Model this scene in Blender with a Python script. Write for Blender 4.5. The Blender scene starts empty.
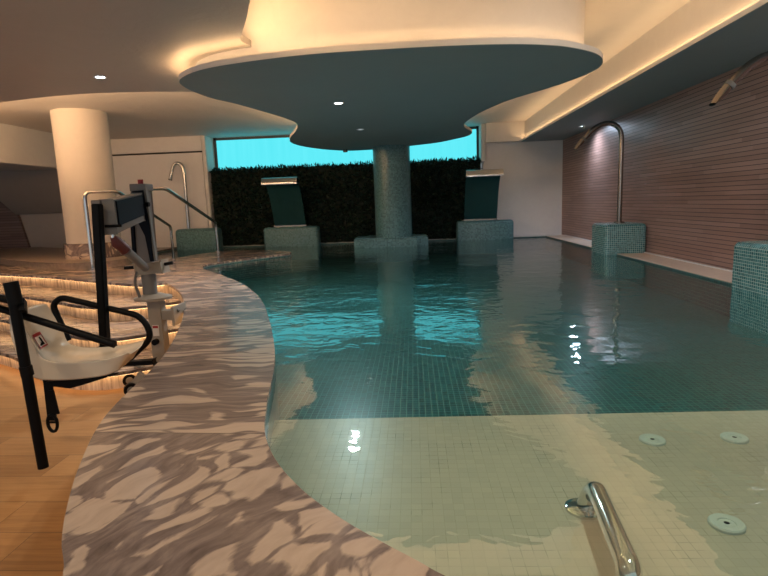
import bpy, bmesh, math, random
from mathutils import Vector, Matrix
from mathutils.geometry import tessellate_polygon
random.seed(7)
C = bpy.context.scene.collection
SC = bpy.context.scene

# ------------------------------------------------------------------ camera
cam = bpy.data.cameras.new('camera'); cam.sensor_width = 36.0
cam.lens = 36.0 * 540.0 / 768.0; cam.clip_start = 0.02
co = bpy.data.objects.new('camera', cam); C.objects.link(co)
RX, RY, RZ = (0.99793, 0.02787, -0.05801), (0.05297, 0.15617, 0.98631), (-0.03655, 0.98734, -0.15437)
co.matrix_world = Matrix(((RX[0], RX[1], -RX[2], 0.0), (RY[0], RY[1], -RY[2], 0.0), (RZ[0], RZ[1], -RZ[2], 0.8), (0, 0, 0, 1)))
SC.camera = co

# ------------------------------------------------------------------ world, exposure
SC.view_settings.view_transform = 'Standard'; SC.view_settings.look = 'None'
SC.view_settings.gamma = 1.0; SC.view_settings.use_curve_mapping = False
SC.view_settings.exposure = 0.6
w = bpy.data.worlds.new('world'); SC.world = w; w.use_nodes = True
bg = w.node_tree.nodes['Background']; bg.inputs[0].default_value = (0.84, 0.94, 1.0, 1); bg.inputs[1].default_value = 0.45
LED_WARM = (1.0, 0.61, 0.29)
LED_COVE, LED_STEP, LED_TONGUE, WINDOW_E, LED_SOFFIT, LED_OUT = 1.3, 5.2, 245.0, .73, 11.0, 19.0
WATER_F0 = .18
SPOT_W, WALL_SPOT_W = 40.0, 48.0

# ------------------------------------------------------------------ helpers
def link(o, parent=None):
    C.objects.link(o)
    if parent: o.parent = parent
    return o
def obj(name, bm, mat, parent=None, smooth=None, loc=None, recalc=True):
    me = bpy.data.meshes.new(name)
    if loc is not None:
        for v in bm.verts: v.co -= Vector(loc)
    if recalc: bmesh.ops.recalc_face_normals(bm, faces=bm.faces)
    bm.to_mesh(me); bm.free()
    o = bpy.data.objects.new(name, me)
    for m in (mat if isinstance(mat, (list, tuple)) else [mat]): me.materials.append(m)
    if smooth is not None:
        me.polygons.foreach_set('use_smooth', [True] * len(me.polygons))
        me.set_sharp_from_angle(angle=math.radians(smooth))
    link(o, parent)
    if loc is not None:
        o.location = Vector(loc) - (parent.location if parent else Vector())
    elif parent:
        o.location = -parent.location
    return o
def tag(o, label, cat, group=None, kind=None):
    o['label'] = label; o['category'] = cat
    if group: o['group'] = group
    if kind: o['kind'] = kind
    return o
def thing(name, label, cat, loc, group=None):
    o = bpy.data.objects.new(name, None); o.empty_display_size = .1; link(o); o.location = loc
    return tag(o, label, cat, group)
def struct(o):
    o['kind'] = 'structure'; return o
def BM(): return bmesh.new()
def add_box(bm, lo, hi, bevel=0.0, seg=3, edges=None):
    r = bmesh.ops.create_cube(bm, size=1.0); vs = r['verts']
    c = [(a + b) / 2 for a, b in zip(lo, hi)]; s = [abs(b - a) for a, b in zip(lo, hi)]
    for v in vs: v.co = Vector((c[0] + v.co.x * s[0], c[1] + v.co.y * s[1], c[2] + v.co.z * s[2]))
    if bevel:
        es = list({e for v in vs for e in v.link_edges})
        if edges: es = [e for e in es if edges(e)]
        bmesh.ops.bevel(bm, geom=es, offset=bevel, segments=seg, affect='EDGES', profile=.5)
    return bm
def add_beam(bm, p0, p1, wd, ht, up=(0, 0, 1), bevel=0.0):
    p0, p1 = Vector(p0), Vector(p1); d = p1 - p0; L = d.length; d.normalize()
    s = d.cross(Vector(up)).normalized(); u = s.cross(d)
    r = bmesh.ops.create_cube(bm, size=1.0); vs = r['verts']; m = (p0 + p1) / 2
    for v in vs: v.co = m + d * v.co.x * L + s * v.co.y * wd + u * v.co.z * ht
    if bevel: bmesh.ops.bevel(bm, geom=list({e for v in vs for e in v.link_edges}), offset=bevel, segments=2, affect='EDGES')
    return bm
def add_tube(bm, pts, r, seg=14, cap=True, flat=None):
    """sweep a circle (radius r, or list) along pts; flat = list of (sx, sy) per ring"""
    pts = [Vector(p) for p in pts]; n = len(pts)
    tan = []
    for i in range(n):
        t = (pts[min(i + 1, n - 1)] - pts[max(i - 1, 0)]).normalized(); tan.append(t)
    ref = Vector((0, 0, 1)) if abs(tan[0].z) < .9 else Vector((0, 1, 0))
    a = tan[0].cross(ref).normalized(); rings = []
    for i in range(n):
        if i: a = (a - tan[i] * a.dot(tan[i])).normalized()
        b = tan[i].cross(a); rr = r[i] if isinstance(r, (list, tuple)) else r
        fx, fy = flat[i] if flat else (1, 1)
        rings.append([bm.verts.new(pts[i] + a * math.cos(2 * math.pi * k / seg) * rr * fx + b * math.sin(2 * math.pi * k / seg) * rr * fy) for k in range(seg)])
    for i in range(n - 1):
        for k in range(seg): bm.faces.new((rings[i][k], rings[i][(k + 1) % seg], rings[i + 1][(k + 1) % seg], rings[i + 1][k]))
    if cap: bm.faces.new(rings[0]); bm.faces.new(rings[-1])
    return bm
def add_lathe(bm, prof, c, seg=40, cap=True):
    rings = [[bm.verts.new((c[0] + r * math.cos(2 * math.pi * k / seg), c[1] + r * math.sin(2 * math.pi * k / seg), c[2] + z)) for k in range(seg)] for r, z in prof]
    for i in range(len(rings) - 1):
        for k in range(seg): bm.faces.new((rings[i][k], rings[i][(k + 1) % seg], rings[i + 1][(k + 1) % seg], rings[i + 1][k]))
    if cap: bm.faces.new(rings[0]); bm.faces.new(rings[-1])
    return bm
def add_poly(bm, poly, z):
    vs = [bm.verts.new((p[0], p[1], z)) for p in poly]
    for t in tessellate_polygon([[Vector((p[0], p[1], 0)) for p in poly]]):
        try: f = bm.faces.new([vs[i] for i in t])
        except ValueError: continue
        f.normal_update()
        if f.normal.z < 0: f.normal_flip()
    return vs
def add_prism(bm, poly, z0, z1):
    a = add_poly(bm, poly, z0); b = add_poly(bm, poly, z1); n = len(poly)
    for i in range(n): bm.faces.new((a[i], a[(i + 1) % n], b[(i + 1) % n], b[i]))
    return bm
def add_ribbon(bm, path, z0, z1, uv=False, closed=False):
    """vertical wall along an xy path, uv in metres (length, height)"""
    lay = bm.loops.layers.uv.verify(); s = 0.0; n = len(path)
    for i in range(n if closed else n - 1):
        p, q = path[i], path[(i + 1) % n]; L = math.hypot(q[0] - p[0], q[1] - p[1])
        vs = [bm.verts.new((p[0], p[1], z0)), bm.verts.new((q[0], q[1], z0)), bm.verts.new((q[0], q[1], z1)), bm.verts.new((p[0], p[1], z1))]
        f = bm.faces.new(vs)
        for l, t in zip(f.loops, ((s, z0), (s + L, z0), (s + L, z1), (s, z1))): l[lay].uv = t
        s += L
    bmesh.ops.remove_doubles(bm, verts=bm.verts, dist=1e-5)
    return bm
def add_strip(bm, path, off0, off1, z, closed=False):
    """flat ribbon lying at height z between two offsets of a path"""
    a, b = offset(path, off0, closed), offset(path, off1, closed); n = len(path)
    for i in range(n if closed else n - 1):
        j = (i + 1) % n
        bm.faces.new([bm.verts.new((*a[i], z)), bm.verts.new((*a[j], z)), bm.verts.new((*b[j], z)), bm.verts.new((*b[i], z))])
    bmesh.ops.remove_doubles(bm, verts=bm.verts, dist=1e-5)
    return bm
def add_slope(bm, path, o0, z0, o1, z1, closed=True):
    a, c = offset(path, o0, closed), offset(path, o1, closed); n = len(path)
    va = [bm.verts.new((*p, z0)) for p in a]; vc = [bm.verts.new((*p, z1)) for p in c]
    for i in range(n if closed else n - 1): bm.faces.new((va[i], va[(i + 1) % n], vc[(i + 1) % n], vc[i]))
    return bm
def led_profile(path, z, mat, label, o0=-.02, o1=-.045, rise=.028):
    t = thing('light_strip', label, 'light', (path[len(path) // 2][0], path[len(path) // 2][1], z))
    b = BM(); add_slope(b, path, o0, z + .004, o1, z + .004 + rise, False); obj('diffuser', b, mat, t)
    b = BM(); add_slope(b, path, o0 - .004, z + .002, o1 - .006, z + .003 + rise, False); obj('strip_shield', b, M_fixt, t)  # unseen backing added so the strip throws its light one way
def offset(path, d, closed=False):
    n = len(path); out = []
    for i in range(n):
        if closed: p, q = path[(i - 1) % n], path[(i + 1) % n]
        else: p, q = path[max(i - 1, 0)], path[min(i + 1, n - 1)]
        tx, ty = q[0] - p[0], q[1] - p[1]; L = math.hypot(tx, ty) or 1
        out.append((path[i][0] - ty / L * d, path[i][1] + tx / L * d))
    return out
def smooth_path(P, k=5, closed=False):
    """Catmull-Rom through the points"""
    n = len(P); out = []; P = [tuple(p) for p in P]; D = len(P[0])
    for i in range(n if closed else n - 1):
        g = (lambda j: P[j % n]) if closed else (lambda j: P[min(max(j, 0), n - 1)])
        a, b, c, d = g(i - 1), g(i), g(i + 1), g(i + 2)
        for s in range(k):
            t = s / k
            out.append(tuple(.5 * (2 * b[m] + (c[m] - a[m]) * t + (2 * a[m] - 5 * b[m] + 4 * c[m] - d[m]) * t * t + (3 * b[m] - a[m] - 3 * c[m] + d[m]) * t ** 3) for m in range(D)))
    if not closed: out.append(P[-1])
    return out
def round_path(P, r, k=7):
    """polyline with its corners rounded"""
    P = [Vector(p) for p in P]; out = [P[0]]
    for i in range(1, len(P) - 1):
        a, b, c = P[i - 1], P[i], P[i + 1]
        rr = min(r, (a - b).length * .49, (c - b).length * .49)
        p, q = b + (a - b).normalized() * rr, b + (c - b).normalized() * rr
        for s in range(k + 1):
            t = s / k; out.append(p * (1 - t) ** 2 + b * 2 * t * (1 - t) + q * t * t)
    out.append(P[-1]); return out

# ------------------------------------------------------------------ materials
class NT:
    def __init__(s, name):
        s.m = bpy.data.materials.new(name); s.m.use_nodes = True; s.t = s.m.node_tree; s.n = s.t.nodes; s.l = s.t.links
        s.b = s.n['Principled BSDF']
    def new(s, ty, **k):
        n = s.n.new(ty)
        for a, v in k.items(): setattr(n, a, v)
        return n
    def put(s, sock, v):
        if hasattr(v, 'is_output') or isinstance(v, bpy.types.NodeSocket): s.l.new(v, sock)
        else: sock.default_value = v
    def math(s, op, a, b=None, c=None, clamp=False):
        n = s.new('ShaderNodeMath', operation=op, use_clamp=clamp)
        for i, v in enumerate((a, b, c)):
            if v is not None: s.put(n.inputs[i], v)
        return n.outputs[0]
    def vmath(s, op, a, b=None):
        n = s.new('ShaderNodeVectorMath', operation=op); s.put(n.inputs[0], a)
        if b is not None: s.put(n.inputs[1], b)
        return n.outputs[0]
    def mix(s, f, a, b):
        n = s.new('ShaderNodeMix', data_type='RGBA'); s.put(n.inputs[0], f); s.put(n.inputs[6], a); s.put(n.inputs[7], b); return n.outputs[2]
    def noise(s, vec, scale, detail=3.0, rough=.5, dist=0.0, out='Fac'):
        n = s.new('ShaderNodeTexNoise'); s.put(n.inputs['Vector'], vec); n.inputs['Scale'].default_value = scale
        n.inputs['Detail'].default_value = detail; n.inputs['Roughness'].default_value = rough; n.inputs['Distortion'].default_value = dist
        return n.outputs[out]
    def ramp(s, f, stops, interp='LINEAR'):
        n = s.new('ShaderNodeValToRGB'); s.put(n.inputs[0], f); cr = n.color_ramp; cr.interpolation = interp
        while len(cr.elements) < len(stops): cr.elements.new(.5)
        for e, (p, c) in zip(cr.elements, stops): e.position = p; e.color = (*c, 1)
        return n.outputs[0]
    def sep(s, v):
        n = s.new('ShaderNodeSeparateXYZ'); s.put(n.inputs[0], v); return n.outputs
    def comb(s, x, y, z):
        n = s.new('ShaderNodeCombineXYZ')
        for i, v in enumerate((x, y, z)): s.put(n.inputs[i], v)
        return n.outputs[0]
    def mapping(s, vec, rot=(0, 0, 0), scale=(1, 1, 1), loc=(0, 0, 0)):
        n = s.new('ShaderNodeMapping'); s.put(n.inputs[0], vec); n.inputs[1].default_value = loc; n.inputs[2].default_value = rot; n.inputs[3].default_value = scale
        return n.outputs[0]
    def pos(s): return s.new('ShaderNodeNewGeometry').outputs['Position']
    def bump(s, h, strength=.2, dist=.01):
        n = s.new('ShaderNodeBump'); s.put(n.inputs['Height'], h); n.inputs['Strength'].default_value = strength; n.inputs['Distance'].default_value = dist
        return n.outputs[0]
def set_(t, base, rough=.5, metal=0.0, spec=.5):
    t.put(t.b.inputs['Base Color'], base if not isinstance(base, tuple) else (*base[:3], 1))
    t.put(t.b.inputs['Roughness'], rough); t.b.inputs['Metallic'].default_value = metal; t.b.inputs['Specular IOR Level'].default_value = spec
    return t.m
def plain(name, col, rough=.5, metal=0.0, spec=.5, vary=.06, scale=9.0):
    t = NT(name); f = t.noise(t.pos(), scale, 3)
    c2 = tuple(max(0, v * (1 - vary)) for v in col); c1 = tuple(min(1, v * (1 + vary)) for v in col)
    return set_(t, t.mix(f, (*c1, 1), (*c2, 1)), rough, metal, spec)
def plaster(name, col, bump=.12, scale=6.0, rough=.62):
    t = NT(name); p = t.pos(); f = t.noise(p, scale, 5, .6, 1.2); g = t.noise(p, scale * 9, 3)
    c2 = tuple(v * .9 for v in col)
    m = set_(t, t.mix(f, (*col, 1), (*c2, 1)), rough, 0, .3)
    t.l.new(t.bump(t.math('ADD', f, t.math('MULTIPLY', g, .25)), bump, .02), t.b.inputs['Normal']); return m
def emit(name, col, e):
    t = NT(name); t.n.remove(t.b); em = t.new('ShaderNodeEmission'); em.inputs[0].default_value = (*col, 1); em.inputs[1].default_value = e
    t.l.new(em.outputs[0], t.n['Material Output'].inputs[0]); return t.m
def mosaic(name, cols, grout, pitch, mode='pos', gw=.11, rough=.25, groutvar=0.0, spec=.5, bump=.25):
    """small square tiles: cols = ramp colours chosen per tile"""
    t = NT(name)
    if mode == 'uv':
        u = t.new('ShaderNodeTexCoord').outputs['UV']; wgt = (1.0, 1.0, 0.0)
    elif mode == 'cyl':
        o = t.sep(t.new('ShaderNodeTexCoord').outputs['Object']); ang = t.math('ARCTAN2', o[1], o[0])
        u = t.comb(t.math('MULTIPLY', ang, .36), o[2], 0.0); wgt = (1.0, 1.0, 0.0)
    else:
        u = t.pos(); nn = t.sep(t.vmath('ABSOLUTE', t.new('ShaderNodeNewGeometry').outputs['True Normal']))
        wgt = [t.math('LESS_THAN', nn[i], .72) for i in range(3)]
    v = t.vmath('DIVIDE', u, (pitch, pitch, pitch)); fr = t.sep(t.vmath('FRACTION', v)); fl = t.sep(t.vmath('FLOOR', v))
    line, cell = None, []
    for i in range(3):
        if mode != 'pos' and i == 2: break
        a = t.math('MULTIPLY', t.math('LESS_THAN', fr[i], gw), wgt[i]); line = a if line is None else t.math('MAXIMUM', line, a)
        cell.append(t.math('MULTIPLY', fl[i], wgt[i]))
    while len(cell) < 3: cell.append(0.0)
    wn = t.new('ShaderNodeTexWhiteNoise', noise_dimensions='3D'); t.l.new(t.comb(*cell), wn.inputs['Vector'])
    big = t.noise(t.pos(), 2.2, 2); f = t.math('ADD', t.math('MULTIPLY', wn.outputs['Value'], .8), t.math('MULTIPLY', big, .2))
    tile = t.ramp(f, [(i / (len(cols) - 1), c) for i, c in enumerate(cols)])
    g = (*grout, 1)
    if groutvar:
        gn = t.noise(t.mapping(t.pos(), scale=(1.0, 1.0, 1.0)), 5.0, 4, .7)
        gf = t.math('MULTIPLY', line, t.ramp(gn, [(.52, (.10,) * 3), (.70, (1,) * 3)])); col = t.mix(gf, tile, g)
    else: col = t.mix(line, tile, g)
    m = set_(t, col, t.math('ADD', t.math('MULTIPLY', line, .4), rough), 0, spec)
    if bump: t.l.new(t.bump(t.math('SUBTRACT', 1.0, line), bump, .002), t.b.inputs['Normal'])
    return m
def marble(name, ang=1.08, rough=.22, lit=False):
    t = NT(name); p = t.pos(); s = t.sep(p)
    # slabs: the one in the foreground has diagonal figure, the following ones run across
    joint = t.math('GREATER_THAN', t.math('ADD', s[1], t.math('MULTIPLY', s[0], .05)), 1.78)
    wob = t.noise(p, 2.2, 2, .5, 0, 'Color'); wv = t.vmath('MULTIPLY', t.vmath('SUBTRACT', wob, (.5, .5, .5)), (.30, .30, .30)); pw = t.vmath('ADD', p, wv)
    def figure(a, sx, sy, seed, lo, hi):
        q = t.mapping(t.mapping(pw, rot=(0, 0, -a), loc=(seed, seed * .3, 0)), scale=(sx, sy, 7))
        v = t.new('ShaderNodeTexVoronoi', feature='DISTANCE_TO_EDGE'); t.put(v.inputs['Vector'], q); v.inputs['Scale'].default_value = 1.0
        big = t.noise(t.mapping(q, scale=(.38, .30, 1)), 1.0, 2)
        thr = t.new('ShaderNodeMapRange'); t.put(thr.inputs[0], big); thr.inputs[1].default_value = .36; thr.inputs[2].default_value = .62; thr.inputs[3].default_value = lo; thr.inputs[4].default_value = hi
        fine = t.noise(t.mapping(q, scale=(1.6, 2.6, 1)), 1.0, 6, .6, .3)
        return t.math('ADD', t.math('SUBTRACT', v.outputs['Distance'], thr.outputs[0]), t.math('MULTIPLY', t.math('SUBTRACT', fine, .5), .24)), fine
    (fA, gA), (fB, gB) = figure(ang, 4.6, 10.5, 5.4, -.06, .27), figure(.12, 2.2, 13.0, 9.7, .02, .26)
    def pick(a, b):
        mx = t.new('ShaderNodeMix'); t.put(mx.inputs[0], joint); t.put(mx.inputs[2], a); t.put(mx.inputs[3], b); return mx.outputs[0]
    f, g = pick(fA, fB), pick(gA, gB)
    brown = t.ramp(g, [(.3, (.095, .070, .062)), (.5, (.16, .12, .104)), (.72, (.25, .19, .16))])
    cream = t.ramp(g, [(.3, (.33, .25, .195)), (.6, (.41, .315, .245))])
    k = t.new('ShaderNodeMapRange'); t.put(k.inputs[0], f); k.inputs[1].default_value = -.02; k.inputs[2].default_value = .045
    col = t.mix(k.outputs[0], brown, cream)
    jl = t.math('LESS_THAN', t.math('ABSOLUTE', t.math('SUBTRACT', t.math('ADD', s[1], t.math('MULTIPLY', s[0], .05)), 1.78)), .0025)
    col = t.mix(jl, col, (.10, .075, .065, 1))
    return set_(t, col, rough, 0, .4)
def lit_marble(name):  # lighter marble, the strip lights' brightening put into its colour
    t = NT(name); uv = t.new('ShaderNodeTexCoord').outputs['UV']
    f = t.noise(t.mapping(uv, scale=(22, 2.5, 1)), 1.0, 6, .68, .6)
    return set_(t, t.ramp(f, [(.34, (.27, .20, .15)), (.47, (.55, .42, .31)), (.6, (.74, .60, .46))]), .4, 0, .35)
def wood_floor(name):
    t = NT(name); p = t.pos(); s = t.sep(p); pw = .2545
    y = t.math('DIVIDE', t.math('ADD', s[1], -.098), pw); row = t.math('FLOOR', y); fy = t.math('FRACT', y)
    wn = t.new('ShaderNodeTexWhiteNoise', noise_dimensions='1D'); t.l.new(row, wn.inputs['W'])
    xs = t.math('DIVIDE', t.math('ADD', s[0], t.math('MULTIPLY', wn.outputs['Value'], 3.0)), 1.5); fx = t.math('FRACT', xs)
    wn2 = t.new('ShaderNodeTexWhiteNoise', noise_dimensions='2D'); t.l.new(t.comb(row, t.math('FLOOR', xs), 0.0), wn2.inputs['Vector'])
    gr = t.noise(t.vmath('ADD', t.mapping(p, scale=(2.5, 34, 1)), t.comb(0.0, 0.0, t.math('MULTIPLY', wn2.outputs['Value'], 30.0))), 1.0, 5, .6, 1.0)
    f = t.math('ADD', t.math('MULTIPLY', gr, .7), t.math('MULTIPLY', wn2.outputs['Value'], .3))
    col = t.ramp(f, [(.25, (.26, .120, .040)), (.5, (.385, .19, .066)), (.75, (.47, .25, .095))])
    ln = t.math('MAXIMUM', t.math('LESS_THAN', fy, .012), t.math('LESS_THAN', fx, .0018))
    m = set_(t, t.mix(ln, col, (.10, .05, .022, 1)), .42, 0, .4)
    t.l.new(t.bump(t.math('SUBTRACT', t.math('MULTIPLY', gr, .2), ln), .3, .003), t.b.inputs['Normal']); return m
def cladding(name, pitch=.047, axis=1, dark=1.0):
    t = NT(name); p = t.pos(); s = t.sep(p)
    zz = t.math('DIVIDE', s[2], pitch); row = t.math('FLOOR', zz); fz = t.math('FRACT', zz)
    wn = t.new('ShaderNodeTexWhiteNoise', noise_dimensions='1D'); t.l.new(row, wn.inputs['W'])
    ys = t.math('ADD', t.math('DIVIDE', s[axis], .95), t.math('MULTIPLY', wn.outputs['Value'], 4.0)); cell = t.math('FLOOR', ys)
    wn2 = t.new('ShaderNodeTexWhiteNoise', noise_dimensions='2D'); t.l.new(t.comb(row, cell, 0.0), wn2.inputs['Vector'])
    sc = (4, 4, 4); sc = tuple(3.0 if i == axis else 60.0 for i in range(3))
    gr = t.noise(t.mapping(p, scale=sc), 1.0, 4, .6)
    f = t.math('ADD', t.math('MULTIPLY', gr, .55), t.math('MULTIPLY', wn2.outputs['Value'], .45))
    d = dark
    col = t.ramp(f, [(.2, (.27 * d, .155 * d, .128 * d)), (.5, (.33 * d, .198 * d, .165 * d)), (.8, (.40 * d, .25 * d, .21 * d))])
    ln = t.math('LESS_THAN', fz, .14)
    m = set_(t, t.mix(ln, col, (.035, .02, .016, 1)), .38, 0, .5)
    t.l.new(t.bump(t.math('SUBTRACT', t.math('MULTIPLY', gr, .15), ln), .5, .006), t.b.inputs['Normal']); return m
def water_mat(name):
    t = NT(name); t.n.remove(t.b); p = t.pos(); s = t.sep(p)
    q = t.mapping(p, rot=(0, 0, .3), scale=(1.0, 1.25, 1))
    a = t.noise(q, 1.3, 2, .5, .4); b = t.noise(q, 6.5, 2, .5, .6)
    # the far half of the pool is livelier than the water by the steps
    live = t.new('ShaderNodeMapRange'); t.put(live.inputs[0], s[1]); live.inputs[1].default_value = 2.0; live.inputs[2].default_value = 6.0; live.inputs[3].default_value = .26; live.inputs[4].default_value = 1.0
    h = t.math('ADD', t.math('MULTIPLY', a, t.math('MULTIPLY', live.outputs[0], .75)), t.math('MULTIPLY', b, t.math('MULTIPLY', live.outputs[0], .30)))
    n = t.bump(h, 1.0, .022)
    dot = t.new('ShaderNodeVectorMath', operation='DOT_PRODUCT'); t.l.new(n, dot.inputs[0]); t.l.new(t.new('ShaderNodeNewGeometry').outputs['Incoming'], dot.inputs[1])
    c = t.math('SUBTRACT', 1.0, t.math('ABSOLUTE', dot.outputs['Value']), clamp=True)      # Schlick, the same from both sides
    fr = t.math('MULTIPLY_ADD', t.math('POWER', c, 5.0), 1.0 - WATER_F0, WATER_F0)
    tr = t.new('ShaderNodeBsdfTransparent'); tr.inputs[0].default_value = (.80, .97, .945, 1)
    gl = t.new('ShaderNodeBsdfGlossy'); gl.inputs['Roughness'].default_value = .02; t.l.new(n, gl.inputs['Normal'])
    mx = t.new('ShaderNodeMixShader'); t.l.new(fr, mx.inputs[0]); t.l.new(tr.outputs[0], mx.inputs[1]); t.l.new(gl.outputs[0], mx.inputs[2])
    t.l.new(mx.outputs[0], t.n['Material Output'].inputs[0]); return t.m
def leaf_mat(name):
    t = NT(name); g = t.new('ShaderNodeNewGeometry')
    return set_(t, t.ramp(g.outputs['Random Per Island'], [(0, (.002, .011, .009)), (.6, (.004, .022, .016)), (.92, (.010, .036, .022)), (1, (.028, .05, .03))]), .45, 0, .4)

M_white = plaster('white_plaster', (.78, .74, .70), .08)
M_ceil = plaster('ceiling_plaster', (.74, .70, .66), .22, 3.0)
M_tongue = plaster('shaded_ceiling_plaster', (.50, .46, .43), .25, 4.0, .5)  # white ceiling plaster darkened, its lack of light put into the colour
M_shaded = plaster('shaded_plaster', (.225, .285, .30), .06, 2.0)  # same white plaster, the shade of the undersides put into the colour
M_wall = plaster('wall_plaster', (.80, .77, .76), .06)
M_marble = marble('veined_marble'); M_litmarble = lit_marble('lit_riser_marble')
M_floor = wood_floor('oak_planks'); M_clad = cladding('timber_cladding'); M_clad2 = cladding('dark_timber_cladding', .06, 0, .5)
GREENS = [(.001, .030, .033), (.002, .050, .053), (.003, .078, .079), (.008, .115, .112)]
M_floor_green = mosaic('green_pool_mosaic', GREENS, (.18, .32, .29), .035, 'pos', .11, .3)
M_wall_green = mosaic('green_pool_wall_mosaic', GREENS, (.24, .33, .30), .035, 'uv', .10, .3)
M_floor_beige = mosaic('beige_pool_mosaic', [(.52, .43, .33), (.55, .455, .35), (.58, .48, .365)], (.20, .19, .14), .035, 'pos', .07, .35, 1.0)
M_ped = mosaic('pedestal_mosaic', [(.014, .085, .10), (.028, .145, .165), (.05, .20, .22), (.09, .26, .28)], (.40, .52, .48), .027, 'pos', .15, .25)
M_grey = mosaic('grey_green_mosaic', [(.024, .085, .10), (.048, .145, .165), (.075, .195, .22), (.12, .25, .275)], (.145, .26, .28), .027, 'pos', .12, .3)
M_greycyl = mosaic('column_mosaic', [(.024, .085, .10), (.048, .145, .165), (.075, .195, .22), (.12, .25, .275)], (.145, .26, .28), .027, 'cyl', .12, .3)
M_water = water_mat('water'); M_leaf = leaf_mat('leaf_green')
M_steel = plain('brushed_steel', (.62, .60, .58), .22, 1.0); M_chrome = plain('polished_steel', (.70, .68, .66), .10, 1.0, vary=.02)
M_bronze = plain('satin_steel', (.32, .275, .24), .26, 1.0); M_dkteal = plain('teal_panel', (.012, .055, .062), .25, 0, .5)
M_black = plain('black_powder_coat', (.003, .0028, .0028), .5, 0, .12); M_navy = plain('navy_cover', (.004, .006, .012), .6, 0, .12)
M_beige = plain('beige_enamel', (.33, .28, .22), .45, 0, .3); M_lgrey = plain('light_grey_enamel', (.20, .18, .16), .45, 0, .3); M_seat = plain('cream_plastic', (.62, .53, .41), .22, 0, .5, .03)
M_red = plain('red_plastic', (.35, .015, .015), .4); M_maroon = plain('maroon_rubber', (.10, .02, .018), .5); M_paper = plain('sticker_white', (.75, .68, .60), .5)
M_rubber = plain('grey_rubber', (.14, .13, .12), .6); M_dark = plain('painted_shade', (.03, .028, .026), .7); M_frame = plain('window_frame_grey', (.05, .06, .065), .5)
M_drain = plain('white_plastic_fitting', (.62, .62, .56), .4); M_kerb = plain('beige_kerb_stone', (.62, .48, .38), .45, vary=.12, scale=14); M_grille = plain('white_grille', (.70, .68, .66), .5)
M_fixt = plain('white_fitting', (.7, .7, .7), .4)
M_ledcove = emit('cove_light', LED_WARM, LED_COVE); M_ledstep = emit('step_light', (1.0, .58, .25), LED_STEP); M_ledtongue = emit('tongue_light', (1.0, .60, .30), LED_TONGUE)
M_ledsoffit = emit('soffit_light', LED_WARM, LED_SOFFIT)
M_ledtray_added = emit('added_tray_light', LED_WARM, 25.0)  # for the strip added to brighten the tray overhead
M_ledout = emit('raft_edge_light', LED_WARM, LED_OUT)
M_lamp = emit('downlight_lens', (.85, .93, 1.0), 18.0); M_lampdim = emit('dim_downlight_lens', (.8, .9, 1.0), .5)
def window_mat():
    t = NT('frosted_window'); t.n.remove(t.b); p = t.pos(); f = t.noise(t.mapping(p, scale=(14, 1, .8)), 1.0, 3)
    em = t.new('ShaderNodeEmission'); t.l.new(t.mix(f, (.09, .73, .82, 1), (.135, .80, .89, 1)), em.inputs[0]); em.inputs[1].default_value = WINDOW_E
    t.l.new(em.outputs[0], t.n['Material Output'].inputs[0]); return t.m
M_window = window_mat()

# ------------------------------------------------------------------ outlines
W = -.05
POOL_IN = smooth_path([(2.86, .30), (2.0, .36), (1.2, .50), (.6, .72), (.25, .92), (.05, 1.06), (-.01, 1.11), (-.12, 1.20), (-.22, 1.29), (-.33, 1.41), (-.43, 1.55), (-.51, 1.70), (-.57, 1.86), (-.61, 2.03),
    (-.64, 2.16), (-.67, 2.32), (-.73, 2.62), (-.83, 3.02), (-1.07, 3.80), (-1.39, 4.70), (-1.88, 5.71), (-2.52, 6.71), (-2.90, 7.25), (-3.04, 7.56), (-3.09, 7.86), (-2.94, 8.25), (-2.63, 8.76), (-2.25, 9.25), (-2.18, 9.45), (-2.30, 9.75), (-2.58, 10.02), (-3.0, 10.28), (-3.4, 10.40), (-3.75, 10.36), (-3.98, 9.95), (-4.16, 9.0), (-4.42, 8.35), (-4.72, 7.88)], 5)
POOL_IN[-1] = (-4.72, 7.86)
POOL = POOL_IN + [(-5.0, 9.0), (-5.35, 10.1), (-5.35, 11.95), (2.86, 11.95)]
PIT = smooth_path([(-.60, -1.2), (-.62, .2), (-.70, .82), (-.81, 1.06), (-.90, 1.19), (-1.0, 1.37), (-1.10, 1.58), (-1.22, 1.88), (-1.29, 2.15), (-1.36, 2.57), (-1.44, 2.93), (-1.60, 3.45), (-1.81, 4.03), (-2.06, 4.63), (-2.33, 5.18), (-2.60, 5.62), (-2.86, 5.98)], 5)
N1 = smooth_path([(-8.6, 8.55), (-6.65, 7.72), (-5.97, 7.42), (-5.28, 7.10), (-4.64, 6.77), (-3.89, 6.30), (-3.36, 5.98), (-3.03, 5.85), (-2.86, 5.98)], 5)
N2 = smooth_path([(-8.2, 7.7), (-6.3, 7.0), (-5.24, 6.46), (-4.74, 6.20), (-4.18, 5.86), (-3.64, 5.49), (-3.25, 5.31), (-3.02, 5.27), (-2.78, 5.36), (-2.45, 5.60)], 5)
N3 = smooth_path([(-7.4, 7.0), (-5.6, 6.15), (-4.55, 5.56), (-4.26, 5.38), (-3.22, 4.73), (-2.89, 4.58), (-2.67, 4.56), (-2.45, 4.72), (-2.15, 5.0)], 5)
N4 = smooth_path([(-6.8, 6.3), (-5.0, 5.35), (-3.91, 4.72), (-3.71, 4.60), (-3.46, 4.41), (-3.10, 4.16), (-2.80, 4.02), (-2.5, 3.99), (-2.25, 4.12), (-1.85, 4.45)], 5)

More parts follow.
